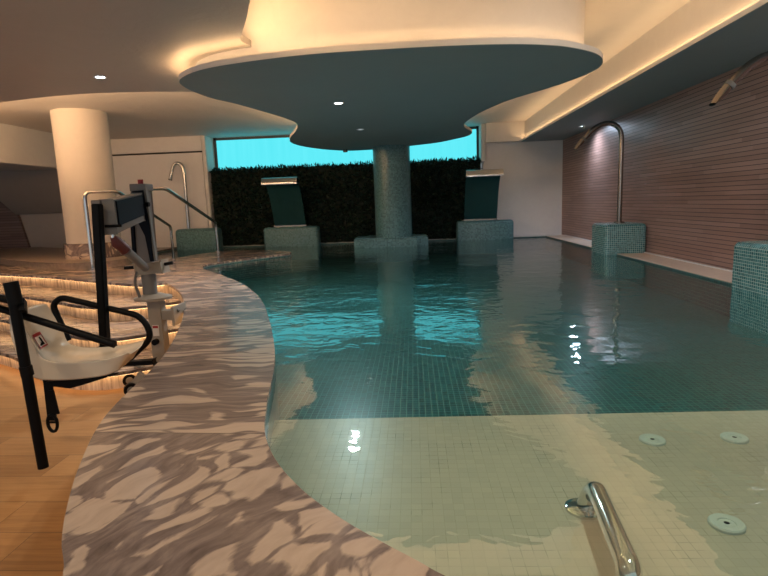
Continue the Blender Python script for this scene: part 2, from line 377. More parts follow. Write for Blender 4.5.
# ------------------------------------------------------------------ floors, deck, steps
bm = BM(); add_poly(bm, [(-9.5, -1.5), (-.5, -1.5), (-.5, 3.0), (-1.2, 4.6), (-2.4, 6.5), (-9.5, 8.8)], -.60)
struct(obj('floor', bm, M_floor))
deck_poly = list(PIT) + list(reversed(N1))[1:] + [(-12, 8.6), (-12, 12.6), (-5.35, 12.6)] + [(-5.35, 11.95), (-5.35, 10.1), (-5.0, 9.0)] + list(reversed(POOL_IN)) + [(2.86, -1.2)]
bm = BM(); add_prism(bm, deck_poly, -.03, 0.0); deck = struct(obj('pool_deck', bm, M_marble))
bm = BM(); add_ribbon(bm, offset(PIT, -.045) + [(-3.05, 6.3)], -.6, -.03); struct(obj('pit_wall', bm, M_litmarble))
def strip_under(path, z, m, parent, o0=.030, o1=.012, name='light_strip'):
    b = BM(); add_strip(b, path, o0, o1, z); return obj(name, b, m, parent)
pit_led = thing('light_strip', 'warm light strip under the curved marble deck edge beside the lift', 'light', (-1.8, 4.0, -.05))
b = BM(); add_strip(b, [p for p in PIT if p[1] > 2.2], -.012, -.034, -.034); obj('strip', b, M_ledstep, pit_led)
def step(idx, N, z, back):
    bm = BM(); poly = N + back; add_prism(bm, poly, z - .03, z)
    root = struct(obj('marble_step', bm, M_marble))
    b = BM(); add_ribbon(b, offset(N, .05), z - .15, z - .03); obj('riser', b, M_litmarble, root)
    b = BM(); add_strip(b, N, .012, .036, z - .034); obj('light_strip', b, M_ledstep, root)
b = BM(); add_ribbon(b, offset(N1, .05)[:-2] + [(-2.75, 6.15)], -.15, -.03); struct(obj('riser', b, M_litmarble))
top_led = thing('light_strip', 'warm light strip under the topmost step nosing', 'light', (-4.5, 6.7, -.05))
b = BM(); add_strip(b, N1, .012, .036, -.034); obj('strip', b, M_ledstep, top_led)
step(2, N2, -.15, [(-2.6, 6.1), (-3.2, 6.3), (-4.64, 7.0), (-6.6, 8.0), (-8.4, 8.7)])
step(3, N3, -.30, [(-2.3, 5.7), (-3.2, 5.6), (-4.2, 6.1), (-5.3, 6.75), (-8.0, 8.0)])
step(4, N4, -.45, [(-2.1, 5.1), (-2.7, 4.8), (-3.3, 5.0), (-4.6, 5.85), (-7.4, 7.3)])

# ------------------------------------------------------------------ pool
EDGE_Y = 2.41
bm = BM(); add_poly(bm, [(-.95, .15), (3.2, .15), (3.2, EDGE_Y + .06), (-.95, EDGE_Y)], -.20)
r = obj('shallow_pool_floor', bm, M_floor_beige); struct(r)
bm = BM(); add_poly(bm, POOL, -.34); struct(obj('pool_floor', bm, M_floor_green))
bm = BM(); add_ribbon(bm, [(-.95, EDGE_Y), (3.2, EDGE_Y + .06)], -.34, -.20); struct(obj('pool_step_riser', bm, M_wall_green))
bm = BM(); add_ribbon(bm, POOL, -.36, -.028, closed=True); struct(obj('pool_wall', bm, M_wall_green))
bm = BM(); add_poly(bm, POOL, W); water = obj('pool_water', bm, M_water, recalc=False)
tag(water, 'clear green pool water with rippled reflections filling the curved pool', 'water', kind='stuff')
# overflow kerb along the back and the right wall
bm = BM(); add_box(bm, (-5.34, 11.962, -.3), (3.3, 12.3, -.025)); struct(obj('back_kerb', bm, M_grille))
bm = BM(); add_box(bm, (2.872, -1.2, -.3), (3.3, 11.95, -.022)); k = struct(obj('side_kerb', bm, M_kerb))
bm = BM(); add_box(bm, (3.235, -1.2, -.025), (3.27, 11.95, -.012)); struct(obj('baseboard_right', bm, M_grille))

# ------------------------------------------------------------------ walls
T, S, ZT, ZD = 2.42, 2.02, 2.05, 1.90
bm = BM(); add_box(bm, (3.28, -1.2, -.05), (3.40, 12.4, S + .1)); struct(obj('wall_right', bm, M_clad))
bm = BM(); add_box(bm, (1.56, 12.25, -.05), (3.30, 12.40, S + .03)); add_box(bm, (1.56, 12.26, S), (2.42, 12.40, T)); struct(obj('wall_back', bm, M_wall))
bm = BM(); add_box(bm, (1.60, 12.05, S), (2.42, 12.26, T)); struct(obj('trim_1', bm, M_white))
bm = BM(); add_box(bm, (1.50, 12.10, 1.62), (1.60, 12.62, T), .02, 3); struct(obj('trim_2', bm, M_white))
# back left wall in two tiers with a shadow gap
bm = BM(); add_box(bm, (-7.5, 11.98, -.02), (-4.61, 12.25, 2.06)); struct(obj('wall_left', bm, M_wall))
bm = BM(); add_box(bm, (-7.5, 12.04, 2.06), (-4.61, 12.2, 2.10)); struct(obj('trim_3', bm, M_dark))  # dark colour paints in the shade of the groove
bm = BM(); add_box(bm, (-7.5, 11.99, 2.10), (-4.61, 12.2, T)); struct(obj('trim_4', bm, M_wall))
bm = BM(); add_box(bm, (-4.605, 11.985, -.02), (-4.52, 12.62, T), .015, 2); struct(obj('trim_5', bm, M_white))
bm = BM(); add_box(bm, (-4.6, 12.55, -.3), (1.6, 12.65, T)); struct(obj('wall_behind_hedge', bm, M_wall))
# window: backlit frosted band above the hedge
win = struct(bpy.data.objects.new('window_1', None)); link(win); win.location = (-1.5, 12.5, 1.6)
bm = BM(); add_box(bm, (-4.46, 12.50, 1.55), (1.50, 12.53, 2.38)); obj('pane', bm, M_window, win)
bm = BM()
for lo, hi in (((-4.51, 12.485, 1.5), (-4.45, 12.54, T)), ((1.45, 12.485, 1.5), (1.50, 12.54, T)), ((-4.51, 12.485, 2.36), (1.50, 12.54, T - .01)), ((-4.51, 12.485, 1.5), (1.50, 12.54, 1.56))): add_box(bm, lo, hi)
obj('frame', bm, M_frame, win)
# left recess under the beam
bm = BM(); add_box(bm, (-7.25, -1.2, 1.75), (-7.10, 11.98, T)); struct(obj('trim_6', bm, M_white))
bm = BM(); add_box(bm, (-12.1, -1.2, -.6), (-12, 12.2, T)); struct(obj('wall_side', bm, M_wall))
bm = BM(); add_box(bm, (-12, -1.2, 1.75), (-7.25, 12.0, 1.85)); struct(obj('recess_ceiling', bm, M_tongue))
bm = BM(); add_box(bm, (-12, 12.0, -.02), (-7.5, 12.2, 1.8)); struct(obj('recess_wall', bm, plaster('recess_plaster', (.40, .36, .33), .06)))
bm = BM(); vs = [bm.verts.new(p) for p in ((-9.25, 11.0, 1.75), (-7.3, 11.0, 1.75), (-7.3, 11.9, .86), (-9.0, 11.9, .86), (-9.25, 12.0, 1.75), (-7.3, 12.0, 1.75), (-7.3, 12.0, .86), (-9.0, 12.0, .86))]
for f in ((0, 1, 2, 3), (4, 5, 6, 7), (0, 3, 7, 4), (1, 2, 6, 5), (2, 3, 7, 6), (0, 1, 5, 4)): bm.faces.new([vs[i] for i in f])
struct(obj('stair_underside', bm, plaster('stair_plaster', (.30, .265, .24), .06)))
bm = BM()
a = [bm.verts.new((x, 11.93, z)) for x, z in ((-12, 0), (-8.80, 0), (-8.98, .84), (-9.6, 1.75), (-12, 1.75))]; bq = [bm.verts.new((v.co.x, 12.0, v.co.z)) for v in a]
bm.faces.new(a); bm.faces.new(bq)
for i in range(5): bm.faces.new((a[i], a[(i + 1) % 5], bq[(i + 1) % 5], bq[i]))
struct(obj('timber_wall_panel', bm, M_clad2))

# ------------------------------------------------------------------ ceilings
bm = BM(); add_box(bm, (-12, -2.0, T), (3.4, 12.7, T + .08)); struct(obj('ceiling', bm, M_ceil))
bm = BM(); add_box(bm, (2.42, -1.2, S + .004), (3.28, 12.25, T)); sof = struct(obj('ceiling_soffit', bm, M_white))
bm = BM(); add_box(bm, (2.372, -1.2, S - .004), (3.28, 12.24, S + .004)); obj('underside', bm, M_shaded, sof)  # underside darker than the fascia by painted shade
bm = BM(); add_box(bm, (2.37, -1.2, S), (2.42, 12.05, S + .006)); add_box(bm, (2.37, -1.2, S + .006), (2.378, 12.05, S + .038)); obj('edge_lip', bm, M_white, sof)
TONGUE = smooth_path([(-12, 9.6), (-8.0, 7.4), (-5.5, 6.25), (-4.52, 5.95), (-3.81, 5.78), (-3.23, 5.73), (-2.42, 5.86), (-1.99, 6.06), (-1.60, 6.2)], 5) + smooth_path([(-1.3, 5.6), (-1.22, 4.9), (-1.23, 4.42), (-1.26, 4.25), (-1.20, 4.08), (-1.07, 3.77), (-.95, 3.46), (-.77, 3.06), (-.5, 2.4), (-.3, 1.6), (-.2, .6), (-.2, -2)], 4) + [(-12, -2)]
bm = BM(); add_prism(bm, TONGUE, ZT, ZT + .05); tong = struct(obj('dropped_ceiling', bm, M_tongue))
far_edge = TONGUE[6:38]
led_profile(far_edge, ZT + .05, M_ledtongue, 'warm hidden light strip along the far edge of the dropped ceiling', -.014, -.046, .018)
DISC = smooth_path([(-1.95, 4.71), (-2.03, 5.01), (-1.99, 5.48), (-1.85, 5.86), (-1.73, 6.29), (-1.56, 7.0), (-1.54, 7.5), (-1.70, 8.15), (-1.95, 8.89), (-2.08, 9.58), (-1.98, 10.3), (-1.66, 11.0), (-1.28, 11.38), (-.84, 11.36), (-.40, 11.2), (-.03, 10.95), (.48, 10.57), (.78, 10.1), (.97, 9.70), (1.0, 9.22), (.83, 8.6), (.78, 8.06), (.89, 7.22), (1.12, 6.42), (1.38, 5.91), (1.57, 5.47), (1.65, 5.12), (1.62, 4.85), (1.47, 4.56), (1.2, 4.33), (.96, 4.22), (.65, 4.15), (.22, 4.12), (-.21, 4.12), (-.73, 4.15), (-1.23, 4.26), (-1.66, 4.43)], 4, True)
area = sum(DISC[i][0] * DISC[(i + 1) % len(DISC)][1] - DISC[(i + 1) % len(DISC)][0] * DISC[i][1] for i in range(len(DISC)))
inw = -1 if area < 0 else 1            # offset() is to the left of travel
bm = BM(); add_prism(bm, offset(DISC, .004 * inw, True), ZD, ZD + .018); raft = struct(obj('ceiling_raft', bm, M_shaded))
DR = offset(DISC, .15 * inw, True)
bm = BM(); add_ribbon(bm, DR, ZD + .018, T, closed=True); obj('drum', bm, M_white, raft, smooth=30)
b = BM(); add_slope(b, DISC, .030 * inw, ZD + .021, .046 * inw, ZD + .045); obj('light_strip', b, M_ledout, raft)
b = BM(); add_slope(b, DISC, .034 * inw, ZD + .019, .054 * inw, ZD + .049); obj('light_shield', b, M_fixt, raft)  # unseen backing added to keep the strip's light off the drum
b = BM(); add_ribbon(b, DISC, ZD + .003, ZD + .045, closed=True); add_ribbon(b, offset(DISC, .012 * inw, True), ZD + .018, ZD + .045, closed=True); add_strip(b, DISC, 0, .012 * inw, ZD + .045, True); obj('rim', b, M_white, raft, smooth=40)
b = BM(); add_strip(b, DISC, .07 * inw, .095 * inw, ZD + .025, True); obj('light_strip', b, M_ledcove, raft)
led_profile(TONGUE[52:-2], ZT + .05, M_ledtray_added, 'added unseen warm light strip on the dropped ceiling edge beside the raft')  # strip added to brighten the ceiling tray above the camera
led_profile([(2.41, 12.0), (2.41, -1.1)][::-1], S + .006, M_ledsoffit, 'warm hidden light strip behind the lip of the right hand soffit', .022, -.0)
b = BM(); add_tube(b, [(-1.33, 11.1, ZD - .05), (-1.33, 11.1, ZD + .002)], .045, 16); sen = obj('ceiling_sensor', b, M_rubber); tag(sen, 'small dark sensor under the far end of the raft', 'sensor')

# downlights: recessed; those out of view are added as fill light
def downlight(x, y, z, label, lens=M_lamp, spot=None, col=(.86, .93, 1.0), aim=None, size=1.7, blend=.6, r=.042):
    t = thing('downlight', label, 'light', (x, y, z), 'recessed ceiling downlights')
    b = BM(); add_lathe(b, [(r + .016, 0), (r + .016, -.006), (r, -.006), (r, 0)], (x, y, z), 24, False); obj('trim_ring', b, M_fixt, t)
    b = BM(); add_lathe(b, [(r * .9, -.003), (r * .4, -.004)], (x, y, z), 24); obj('lens', b, lens, t)
    if spot:
        L = bpy.data.lights.new('downlight_lamp', 'SPOT'); L.energy = spot; L.color = col; L.spot_size = size; L.spot_blend = blend; L.shadow_soft_size = .04
        lo = bpy.data.objects.new('downlight_lamp', L); link(lo, t); lo.location = (0, 0, -.02)
        d = Vector(aim) - Vector((x, y, z)) if aim else Vector((0, 0, -1)); lo.rotation_euler = d.to_track_quat('-Z', 'Y').to_euler()
downlight(-2.85, 5.08, ZT, 'bright round downlight in the dropped ceiling above the pool lift', spot=SPOT_W)
downlight(-.78, 6.09, ZD, 'bright round downlight near the front of the dark ceiling raft', spot=SPOT_W * 5, size=2.7)
downlight(-.75, 8.25, ZD, 'dim small downlight farther back on the ceiling raft', lens=M_lampdim)
downlight(3.0, 10.0, S, 'bright downlight washing the timber wall behind the first fountain spout', spot=WALL_SPOT_W * 1.35, aim=(2.9, 9.7, 0), size=2.9, blend=1.0, col=(.66, .80, 1.0))
downlight(3.08, 4.4, S, 'added unseen downlight over the timber wall above the nearer fountain spout', spot=WALL_SPOT_W * .7, aim=(3.2, 5.0, 0), size=2.8, blend=1.0, col=(.70, .82, 1.0), lens=M_lampdim)  # lamp out of view, added to light the near timber wall
downlight(-1.6, 1.2, ZT, 'added unseen downlight in the dropped ceiling above the marble coping', spot=SPOT_W * .7, col=(1.0, .80, .60), size=2.4)  # lamp out of view, added to light the coping

downlight(.9, 1.6, T, 'added unseen downlight in the lit ceiling tray above the shallow water', spot=SPOT_W * 2.4, col=(1.0, .88, .72), size=2.4)  # lamp out of view, added to brighten the shallow floor
downlight(1.9, 1.5, T, 'added unseen downlight in the lit ceiling tray between the raft and the right soffit', spot=SPOT_W * 2.6, col=(1.0, .92, .80), size=1.5, aim=(1.7, 4.6, 0))  # lamp out of view, added and aimed to brighten the green floor
downlight(-2.6, 1.8, ZT, 'added unseen downlight in the dropped ceiling above the oak floor', spot=SPOT_W * 1.0, col=(1.0, .72, .45), size=2.4)  # lamp out of view, added to warm the oak planks

# ------------------------------------------------------------------ columns
t = thing('white_column', 'round white column on a veined marble base at left', 'column', (-5.30, 8.72, 0))
b = BM(); add_lathe(b, [(.405, .345), (.405, T)], (-5.30, 8.72, 0), 64, False); obj('shaft', b, plaster('column_plaster', (.52, .48, .44), .05), t, 30)
b = BM(); add_lathe(b, [(.455, .10), (.455, .335), (.445, .345), (.39, .345)], (-5.30, 8.72, 0), 64, False); obj('base', b, M_marble, t, 30)
bm = BM(); add_prism(bm, smooth_path([(-4.60, 7.85), (-4.50, 8.1), (-4.58, 8.5), (-4.75, 8.95)], 4) + [(-5.2, 9.6), (-8.6, 12.0), (-10.5, 12.0)] + smooth_path([(-9.4, 10.6), (-7.58, 9.3), (-6.4, 8.4), (-5.6, 7.9), (-5.1, 7.72), (-4.75, 7.76)], 4), 0.0, .10); struct(obj('marble_kerb', bm, plain('mottled_marble', (.20, .155, .125), .4, vary=.55, scale=20)))
t = thing('mosaic_column', 'round column of grey green mosaic standing in the pool under the raft', 'column', (-.40, 10.93, 0))
b = BM(); add_lathe(b, [(.365, .14), (.365, ZD)], (-.40, 10.93, 0), 64, False); obj('shaft', b, M_greycyl, t, 30, loc=(-.40, 10.93, 0))
b = BM(); add_box(b, (-1.20, 10.55, -.34), (.28, 11.55, .14), .0)
bmesh.ops.bevel(b, geom=[e for e in b.edges if abs(e.verts[0].co.z - e.verts[1].co.z) > .1], offset=.22, segments=6, affect='EDGES')
bmesh.ops.bevel(b, geom=[e for e in b.edges if e.verts[0].co.z > .13 and e.verts[1].co.z > .13], offset=.03, segments=3, affect='EDGES')
obj('plinth', b, M_grey, t, 40)

# ------------------------------------------------------------------ hedge
def hedge():
    t = thing('hedge', 'dark green leafy plant wall below the bright window', 'hedge', (-1.5, 12.3, 0))
    b = BM(); add_box(b, (-4.50, 12.12, -.02), (1.49, 12.46, 1.67)); obj('backing', b, plain('hedge_backing', (.006, .012, .006), .9), t)
    b = BM()
    def leaf(c, d, u, L, wd):
        s = d.cross(u).normalized(); m = c + d * L * .5 - u * L * .04
        v0, v1, v2 = b.verts.new(c), b.verts.new(c + d * L * .45 + u * L * .06), b.verts.new(c + d * L)
        a, e = b.verts.new(m + s * wd), b.verts.new(m - s * wd)
        b.faces.new((v0, a, v2, v1)); b.faces.new((v0, v1, v2, e))
    for i in range(11000):
        x = random.uniform(-4.47, 1.46); top = random.random() < .16
        z = random.uniform(1.60, 1.68) if top else random.uniform(-.0, 1.68); y = 12.12 - random.random() * .05
        if top: y = random.uniform(12.08, 12.38)
        d = Vector((random.gauss(0, .75), -abs(random.gauss(.7, .4)), random.gauss(-.1 if not top else .8, .6))).normalized()
        u = Vector((random.gauss(0, .5), -.4, 1)).normalized()
        leaf(Vector((x, y, z)), d, u, random.uniform(.06, .12), random.uniform(.014, .026))
    obj('leaves', b, M_leaf, t)
hedge()

# ------------------------------------------------------------------ pedestals, fountains
def pedestal(lo, hi, mat, label, bev):
    b = BM(); add_box(b, lo, hi, bev, 4, edges=lambda e: max(e.verts[0].co.z, e.verts[1].co.z) > lo[2] + .05)
    return tag(obj('mosaic_pedestal', b, mat, None, 40), label, 'pedestal')
pedestal((-3.26, 11.58, -.34), (-2.06, 11.92, .375), M_grey, 'grey green mosaic pedestal under the left waterfall panel', .06)
pedestal((.92, 11.68, -.34), (2.13, 11.98, .365), M_grey, 'grey green mosaic pedestal under the right waterfall panel', .06)
pedestal((2.70, 7.80, -.34), (3.275, 8.44, .395), M_ped, 'teal mosaic pedestal against the timber wall carrying the whole arched spout', .055)
pedestal((2.77, 4.20, -.34), (3.275, 4.88, .365), M_ped, 'teal mosaic pedestal cut off by the right edge of the picture', .055)
pedestal((-5.20, 11.52, -.34), (-4.27, 11.95, .41), M_grey, 'grey green mosaic pedestal behind the handrails by the back wall', .08)
def waterfall(x0, x1, yb, zb, label):
    t = thing('waterfall_panel', label, 'waterfall', ((x0 + x1) / 2, yb, zb))
    prof = smooth_path([(0, zb + .001), (-.10, .60), (-.26, .95), (-.46, 1.22), (-.62, 1.33)], 6)
    b = BM(); rows = []
    for (dy, z) in prof: rows.append([b.verts.new((x, yb + dy + o, z)) for x, o in ((x0, 0), (x1, 0), (x1, .05), (x0, .05))])
    for i in range(len(rows) - 1):
        for k in range(4): b.faces.new((rows[i][k], rows[i][(k + 1) % 4], rows[i + 1][(k + 1) % 4], rows[i + 1][k]))
    b.faces.new(rows[0]); b.faces.new(rows[-1]); obj('curved_panel', b, M_dkteal, t, 40)
    b = BM(); rows = []
    for dy, z in smooth_path([(-.52, 1.30), (-.62, 1.385), (-.74, 1.38), (-.80, 1.30), (-.805, 1.265)], 5): rows.append([b.verts.new((x, yb + dy, z + o)) for x, o in ((x0 - .02, 0), (x1 + .02, 0), (x1 + .02, .012), (x0 - .02, .012))])
    for i in range(len(rows) - 1):
        for k in range(4): b.faces.new((rows[i][k], rows[i][(k + 1) % 4], rows[i + 1][(k + 1) % 4], rows[i + 1][k]))
    b.faces.new(rows[0]); b.faces.new(rows[-1]); obj('spill_lip', b, M_steel, t, 40)
    b = BM(); add_box(b, (x0 - .01, yb - .03, zb + .001), (x1 + .01, yb + .07, zb + .03)); obj('foot_plate', b, M_bronze, t)
waterfall(-3.05, -2.36, 11.82, .375, 'dark teal curved waterfall panel left of the mosaic column')
waterfall(1.10, 1.80, 11.90, .365, 'dark teal curved waterfall panel right of the mosaic column')
def spout(y, zb, label):
    t = thing('fountain_spout', label, 'fountain', (3.0, y, zb))
    path = [(3.0, y, zb + .002), (3.0, y, 1.45), (3.0, y, 1.58)] + smooth_path([(3.0, y, 1.60), (2.975, y, 1.71), (2.90, y, 1.785), (2.80, y, 1.815), (2.70, y, 1.795), (2.60, y, 1.74), (2.52, y, 1.665), (2.47, y, 1.61)], 4)[1:]
    b = BM(); add_tube(b, path, .034, 18); obj('pipe', b, M_bronze, t, 50)
    b = BM(); add_tube(b, [(2.478, y, 1.619), (2.455, y, 1.593)], .041, 18); obj('collar', b, M_rubber, t, 50)
    b = BM(); add_tube(b, [(2.46, y, 1.60), (2.42, y, 1.553), (2.38, y, 1.508), (2.345, y, 1.468)], .036, 18, flat=[(1, 1), (1.05, .95), (1.2, .7), (1.35, .38)]); obj('nozzle', b, M_bronze, t, 50)
    b = BM(); add_tube(b, [(2.347, y, 1.47), (2.342, y, 1.4645)], .034, 18, flat=[(1.25, .28)] * 2); obj('mouth', b, M_black, t)
    b = BM(); add_lathe(b, [(.075, .012), (.075, .0), (.06, .018), (.034, .02)], (3.0, y, zb + .002), 24, False); obj('base_flange', b, M_bronze, t, 40)
spout(8.12, .395, 'arched steel fountain spout on the farther teal pedestal by the timber wall')
spout(4.5, .365, 'steel fountain spout at the upper right with its pedestal cut off by the picture edge')
t = thing('fountain_spout', 'slim steel hooked spout on the pedestal behind the handrails', 'fountain', (-4.95, 11.72, .412))
b = BM(); add_tube(b, [(-4.95, 11.72, .412), (-4.94, 11.72, 1.55)] + smooth_path([(-4.94, 11.72, 1.60), (-4.96, 11.72, 1.74), (-5.02, 11.72, 1.815), (-5.09, 11.72, 1.825), (-5.155, 11.72, 1.78), (-5.20, 11.72, 1.68), (-5.26, 11.72, 1.49)], 4), .036, 16); obj('pipe', b, M_steel, t, 50)
b = BM(); add_tube(b, [(-5.258, 11.72, 1.497), (-5.265, 11.72, 1.472)], .040, 16); obj('mouth', b, M_black, t, 50)

# ------------------------------------------------------------------ handrails
def rail(pts, feet, label):
    t = thing('handrail', label, 'handrail', feet[0], 'stair handrails')
    b = BM(); add_tube(b, round_path(pts, .09), .026, 16); obj('rail_tube', b, M_chrome, t, 50)
    for f in feet:
        b = BM(); add_lathe(b, [(.055, 0), (.055, .012), (.03, .018)], f, 20); obj('base_flange', b, M_chrome, t, 40)
rail([(-4.70, 7.62, .0), (-4.70, 7.62, 1.12), (-4.40, 7.95, 1.13), (-4.66, 10.2, .52), (-4.66, 10.2, -.30)], [(-4.70, 7.62, 0)], 'polished steel handrail in front of the white column, descending left of the lift')
rail([(-3.74, 7.40, .0), (-3.74, 7.40, 1.12), (-3.56, 7.75, 1.13), (-3.79, 10.25, .56), (-3.79, 10.25, .0)], [(-3.74, 7.40, 0), (-3.79, 10.25, 0)], 'polished steel handrail sloping down to the right beside the hedge')
# grab bar in the shallow water
t = thing('grab_bar', 'polished steel grab bar standing in the shallow water at front', 'handrail', (.53, 1.64, -.20))
b = BM(); add_tube(b, round_path([(.525, 1.645, -.20), (.545, 1.61, -.10), (.50, 1.20, -.10), (.485, 1.25, -.20)], .05), .030, 20); obj('bar', b, M_chrome, t, 50)
for f in ((.525, 1.645, -.20), (.485, 1.25, -.20)):
    b = BM(); add_lathe(b, [(.060, 0), (.060, .008), (.05, .014), (.033, .018)], f, 28); obj('flange', b, M_chrome, t, 40)
for (x, y, lab) in ((.95, 2.14, 'white round jet plate left of two side by side on the shallow floor'), (1.28, 2.15, 'white round jet plate right of two side by side on the shallow floor'), (.92, 1.555, 'white round jet plate nearest the camera right of the grab bar')):
    t = thing('jet_plate', lab, 'drain', (x, y, -.20), 'jet plates on the shallow pool floor')
    b = BM(); add_lathe(b, [(.050, 0), (.050, .008), (.046, .012), (.026, .010), (.022, .004), (.0201, .004)], (x, y, -.2), 32, False); obj('plate', b, M_drain, t, 40)
    b = BM(); add_lathe(b, [(.026, .006), (.014, .009), (.0085, .009)], (x, y, -.2), 24, False); obj('nozzle', b, M_drain, t, 40)
    b = BM(); add_lathe(b, [(.0085, .0085), (.002, .0085)], (x, y, -.2), 18); obj('hole', b, M_dark, t)

# ------------------------------------------------------------------ pool lift
LIFT = thing('pool_lift', 'pool access lift with cream seat, black bars and navy covered arm beside the coping', 'pool lift', (-2.10, 4.2, -.60))
def part(name, bm, m, parent=None, smooth=None): 
    p = parent or LIFT
    o = obj(name, bm, m, None, smooth); o.parent = p
    # keep world placement under a parent that only translates
    o.location = -world_loc(p); return o
def world_loc(p):
    v = Vector((0, 0, 0))
    while p: v += p.location; p = p.parent
    return v
b = BM(); add_box(b, (-2.155, 4.15, -.56), (-2.045, 4.25, .11), .008, 2); post = part('lower_post', b, M_beige)
b = BM(); add_box(b, (-2.125, 4.146, -.19), (-2.075, 4.151, -.10)); part('warning_sticker', b, M_paper, post)
b = BM(); add_box(b, (-2.122, 4.1445, -.125), (-2.078, 4.1465, -.105)); part('sticker_text', b, M_red, post)
b = BM(); add_tube(b, [(-2.105, 4.152, -.235), (-2.105, 4.11, -.235)], .024, 16); part('clamp_knob', b, M_black, post, 40)
b = BM(); add_lathe(b, [(.145, .105), (.145, .125), (.10, .135), (.07, .15)], (-2.12, 4.2, 0), 36); part('flange_disc', b, M_beige, None, 40)
b = BM(); add_tube(b, [(-2.14, 4.2, .12), (-2.14, 4.2, .36)], .055, 22); part('neck_post', b, M_lgrey, None, 40)
b = BM(); add_box(b, (-2.06, 4.16, -.065), (-1.93, 4.24, .015), .006, 2); add_box(b, (-1.94, 4.10, -.10), (-1.915, 4.34, .05), .004, 2); part('wall_bracket', b, M_beige)
b = BM(); add_tube(b, [(-1.955, 4.17, .04), (-1.90, 4.17, .005)], .012, 10); part('bracket_pin', b, M_lgrey, None, 40)
b = BM(); add_beam(b, (-2.215, 4.2, .35), (-1.995, 4.2, .37), .13, .09, bevel=.008); part('clamp_box', b, M_beige)
b = BM(); add_tube(b, [(-2.33, 4.2, .365), (-2.20, 4.2, .37)], .014, 12); part('clamp_handle', b, M_black, None, 40)
b = BM(); add_tube(b, [(-2.0, 4.2, .385), (-1.93, 4.2, .395)], .014, 12); part('clamp_handle', b, M_black, None, 40)
b = BM(); add_tube(b, smooth_path([(-2.20, 4.14, .34), (-2.22, 4.13, .25), (-2.20, 4.13, .16), (-2.19, 4.13, .12)], 5), .012, 10); part('hose', b, M_rubber, None, 40)
# upper mast leans a little like the photographed one
b = BM(); add_beam(b, (-2.135, 4.2, .36), (-2.125, 4.2, 1.015), .10, .11, up=(1, 0, 0), bevel=.006); mast = part('mast', b, plain('brown_grey_enamel', (.16, .13, .11), .45))
b = BM(); add_beam(b, (-2.205, 4.17, .42), (-2.19, 4.17, .80), .09, .022, up=(1, 0, 0)); part('mast_edge', b, M_navy, mast)
b = BM()
for s, y in ((0, 4.085), (1, 4.15)): pass
prof = [(-2.15, .965), (-2.068, .968), (-2.040, .70), (-2.045, .42), (-2.065, .42), (-2.085, .62), (-2.135, .74)]
f0 = [b.verts.new((x, 4.10, z)) for x, z in prof]; f1 = [b.verts.new((x, 4.145, z)) for x, z in prof]
b.faces.new(f0); b.faces.new(f1)
for i in range(len(prof)): b.faces.new((f0[i], f0[(i + 1) % 7], f1[(i + 1) % 7], f1[i]))
part('mast_cover', b, M_navy)
b = BM(); add_beam(b, (-2.030, 4.13, .42), (-2.055, 4.13, .985), .035, .016, up=(1, 0, 0)); part('side_plate', b, M_lgrey)
b = BM(); add_box(b, (-2.185, 4.13, .965), (-2.055, 4.26, 1.02), .008, 2); part('mast_cap', b, M_lgrey)
b = BM(); add_tube(b, [(-2.125, 4.2, 1.015), (-2.125, 4.2, 1.055)], .02, 16); part('stop_button', b, M_red, None, 40)
b = BM(); add_tube(b, [(-2.10, 4.09, .86), (-2.02, 4.09, .86)], .010, 10); add_tube(b, [(-2.045, 4.09, .86), (-2.02, 4.09, .86)], .018, 12); part('hinge_pin', b, M_black, None, 40)
# lifting arm
A0, A1 = Vector((-2.100, 4.07, .842)), Vector((-1.870, 3.25, .780))
b = BM(); add_beam(b, A0, A1, .070, .205, bevel=.006); arm = part('arm', b, M_lgrey)
ad = (A1 - A0).normalized(); asd = ad.cross(Vector((0, 0, 1))).normalized()
if asd.x < 0: asd = -asd
b = BM(); add_beam(b, A0 + asd * .036 + Vector((0, 0, .015)), A0.lerp(A1, .93) + asd * .036 + Vector((0, 0, .015)), .012, .15, bevel=.003); part('side_cover', b, M_navy, arm)
b = BM(); add_tube(b, [A1 - asd * .02 + Vector((0, -.01, -.055)), A1 + asd * .075 + Vector((0, -.01, -.055))], .009, 10); part('lock_pin', b, M_black, arm)
b = BM(); add_box(b, (-1.955, 3.22, .68), (-1.895, 3.31, .885), .006, 2); part('pole_mount', b, plain('taupe_enamel', (.16, .13, .11), .4))
# actuator
b = BM(); add_tube(b, [(-1.985, 3.62, .545), (-2.10, 4.08, .375)], .032, 18); act = part('actuator', b, M_lgrey, None, 40)
b = BM(); add_tube(b, [(-2.025, 3.55, .645), (-2.015, 3.57, .605), (-1.995, 3.59, .575), (-1.982, 3.615, .545)], [.020, .040, .036, .038], 16); part('coupling', b, M_maroon, act, 40)
b = BM(); add_tube(b, [(-2.02, 3.55, .74), (-2.025, 3.55, .635)], .013, 12); part('eyelet', b, M_chrome, act, 40)
# hanging pole
b = BM(); add_beam(b, (-1.890, 3.18, .862), (-1.945, 3.18, -.03), .050, .052, up=(0, 1, 0), bevel=.006); part('hanger_pole', b, M_black)
b = BM(); add_box(b, (-1.995, 3.13, -.05), (-1.895, 3.23, -.02)); part('pole_foot', b, M_black)
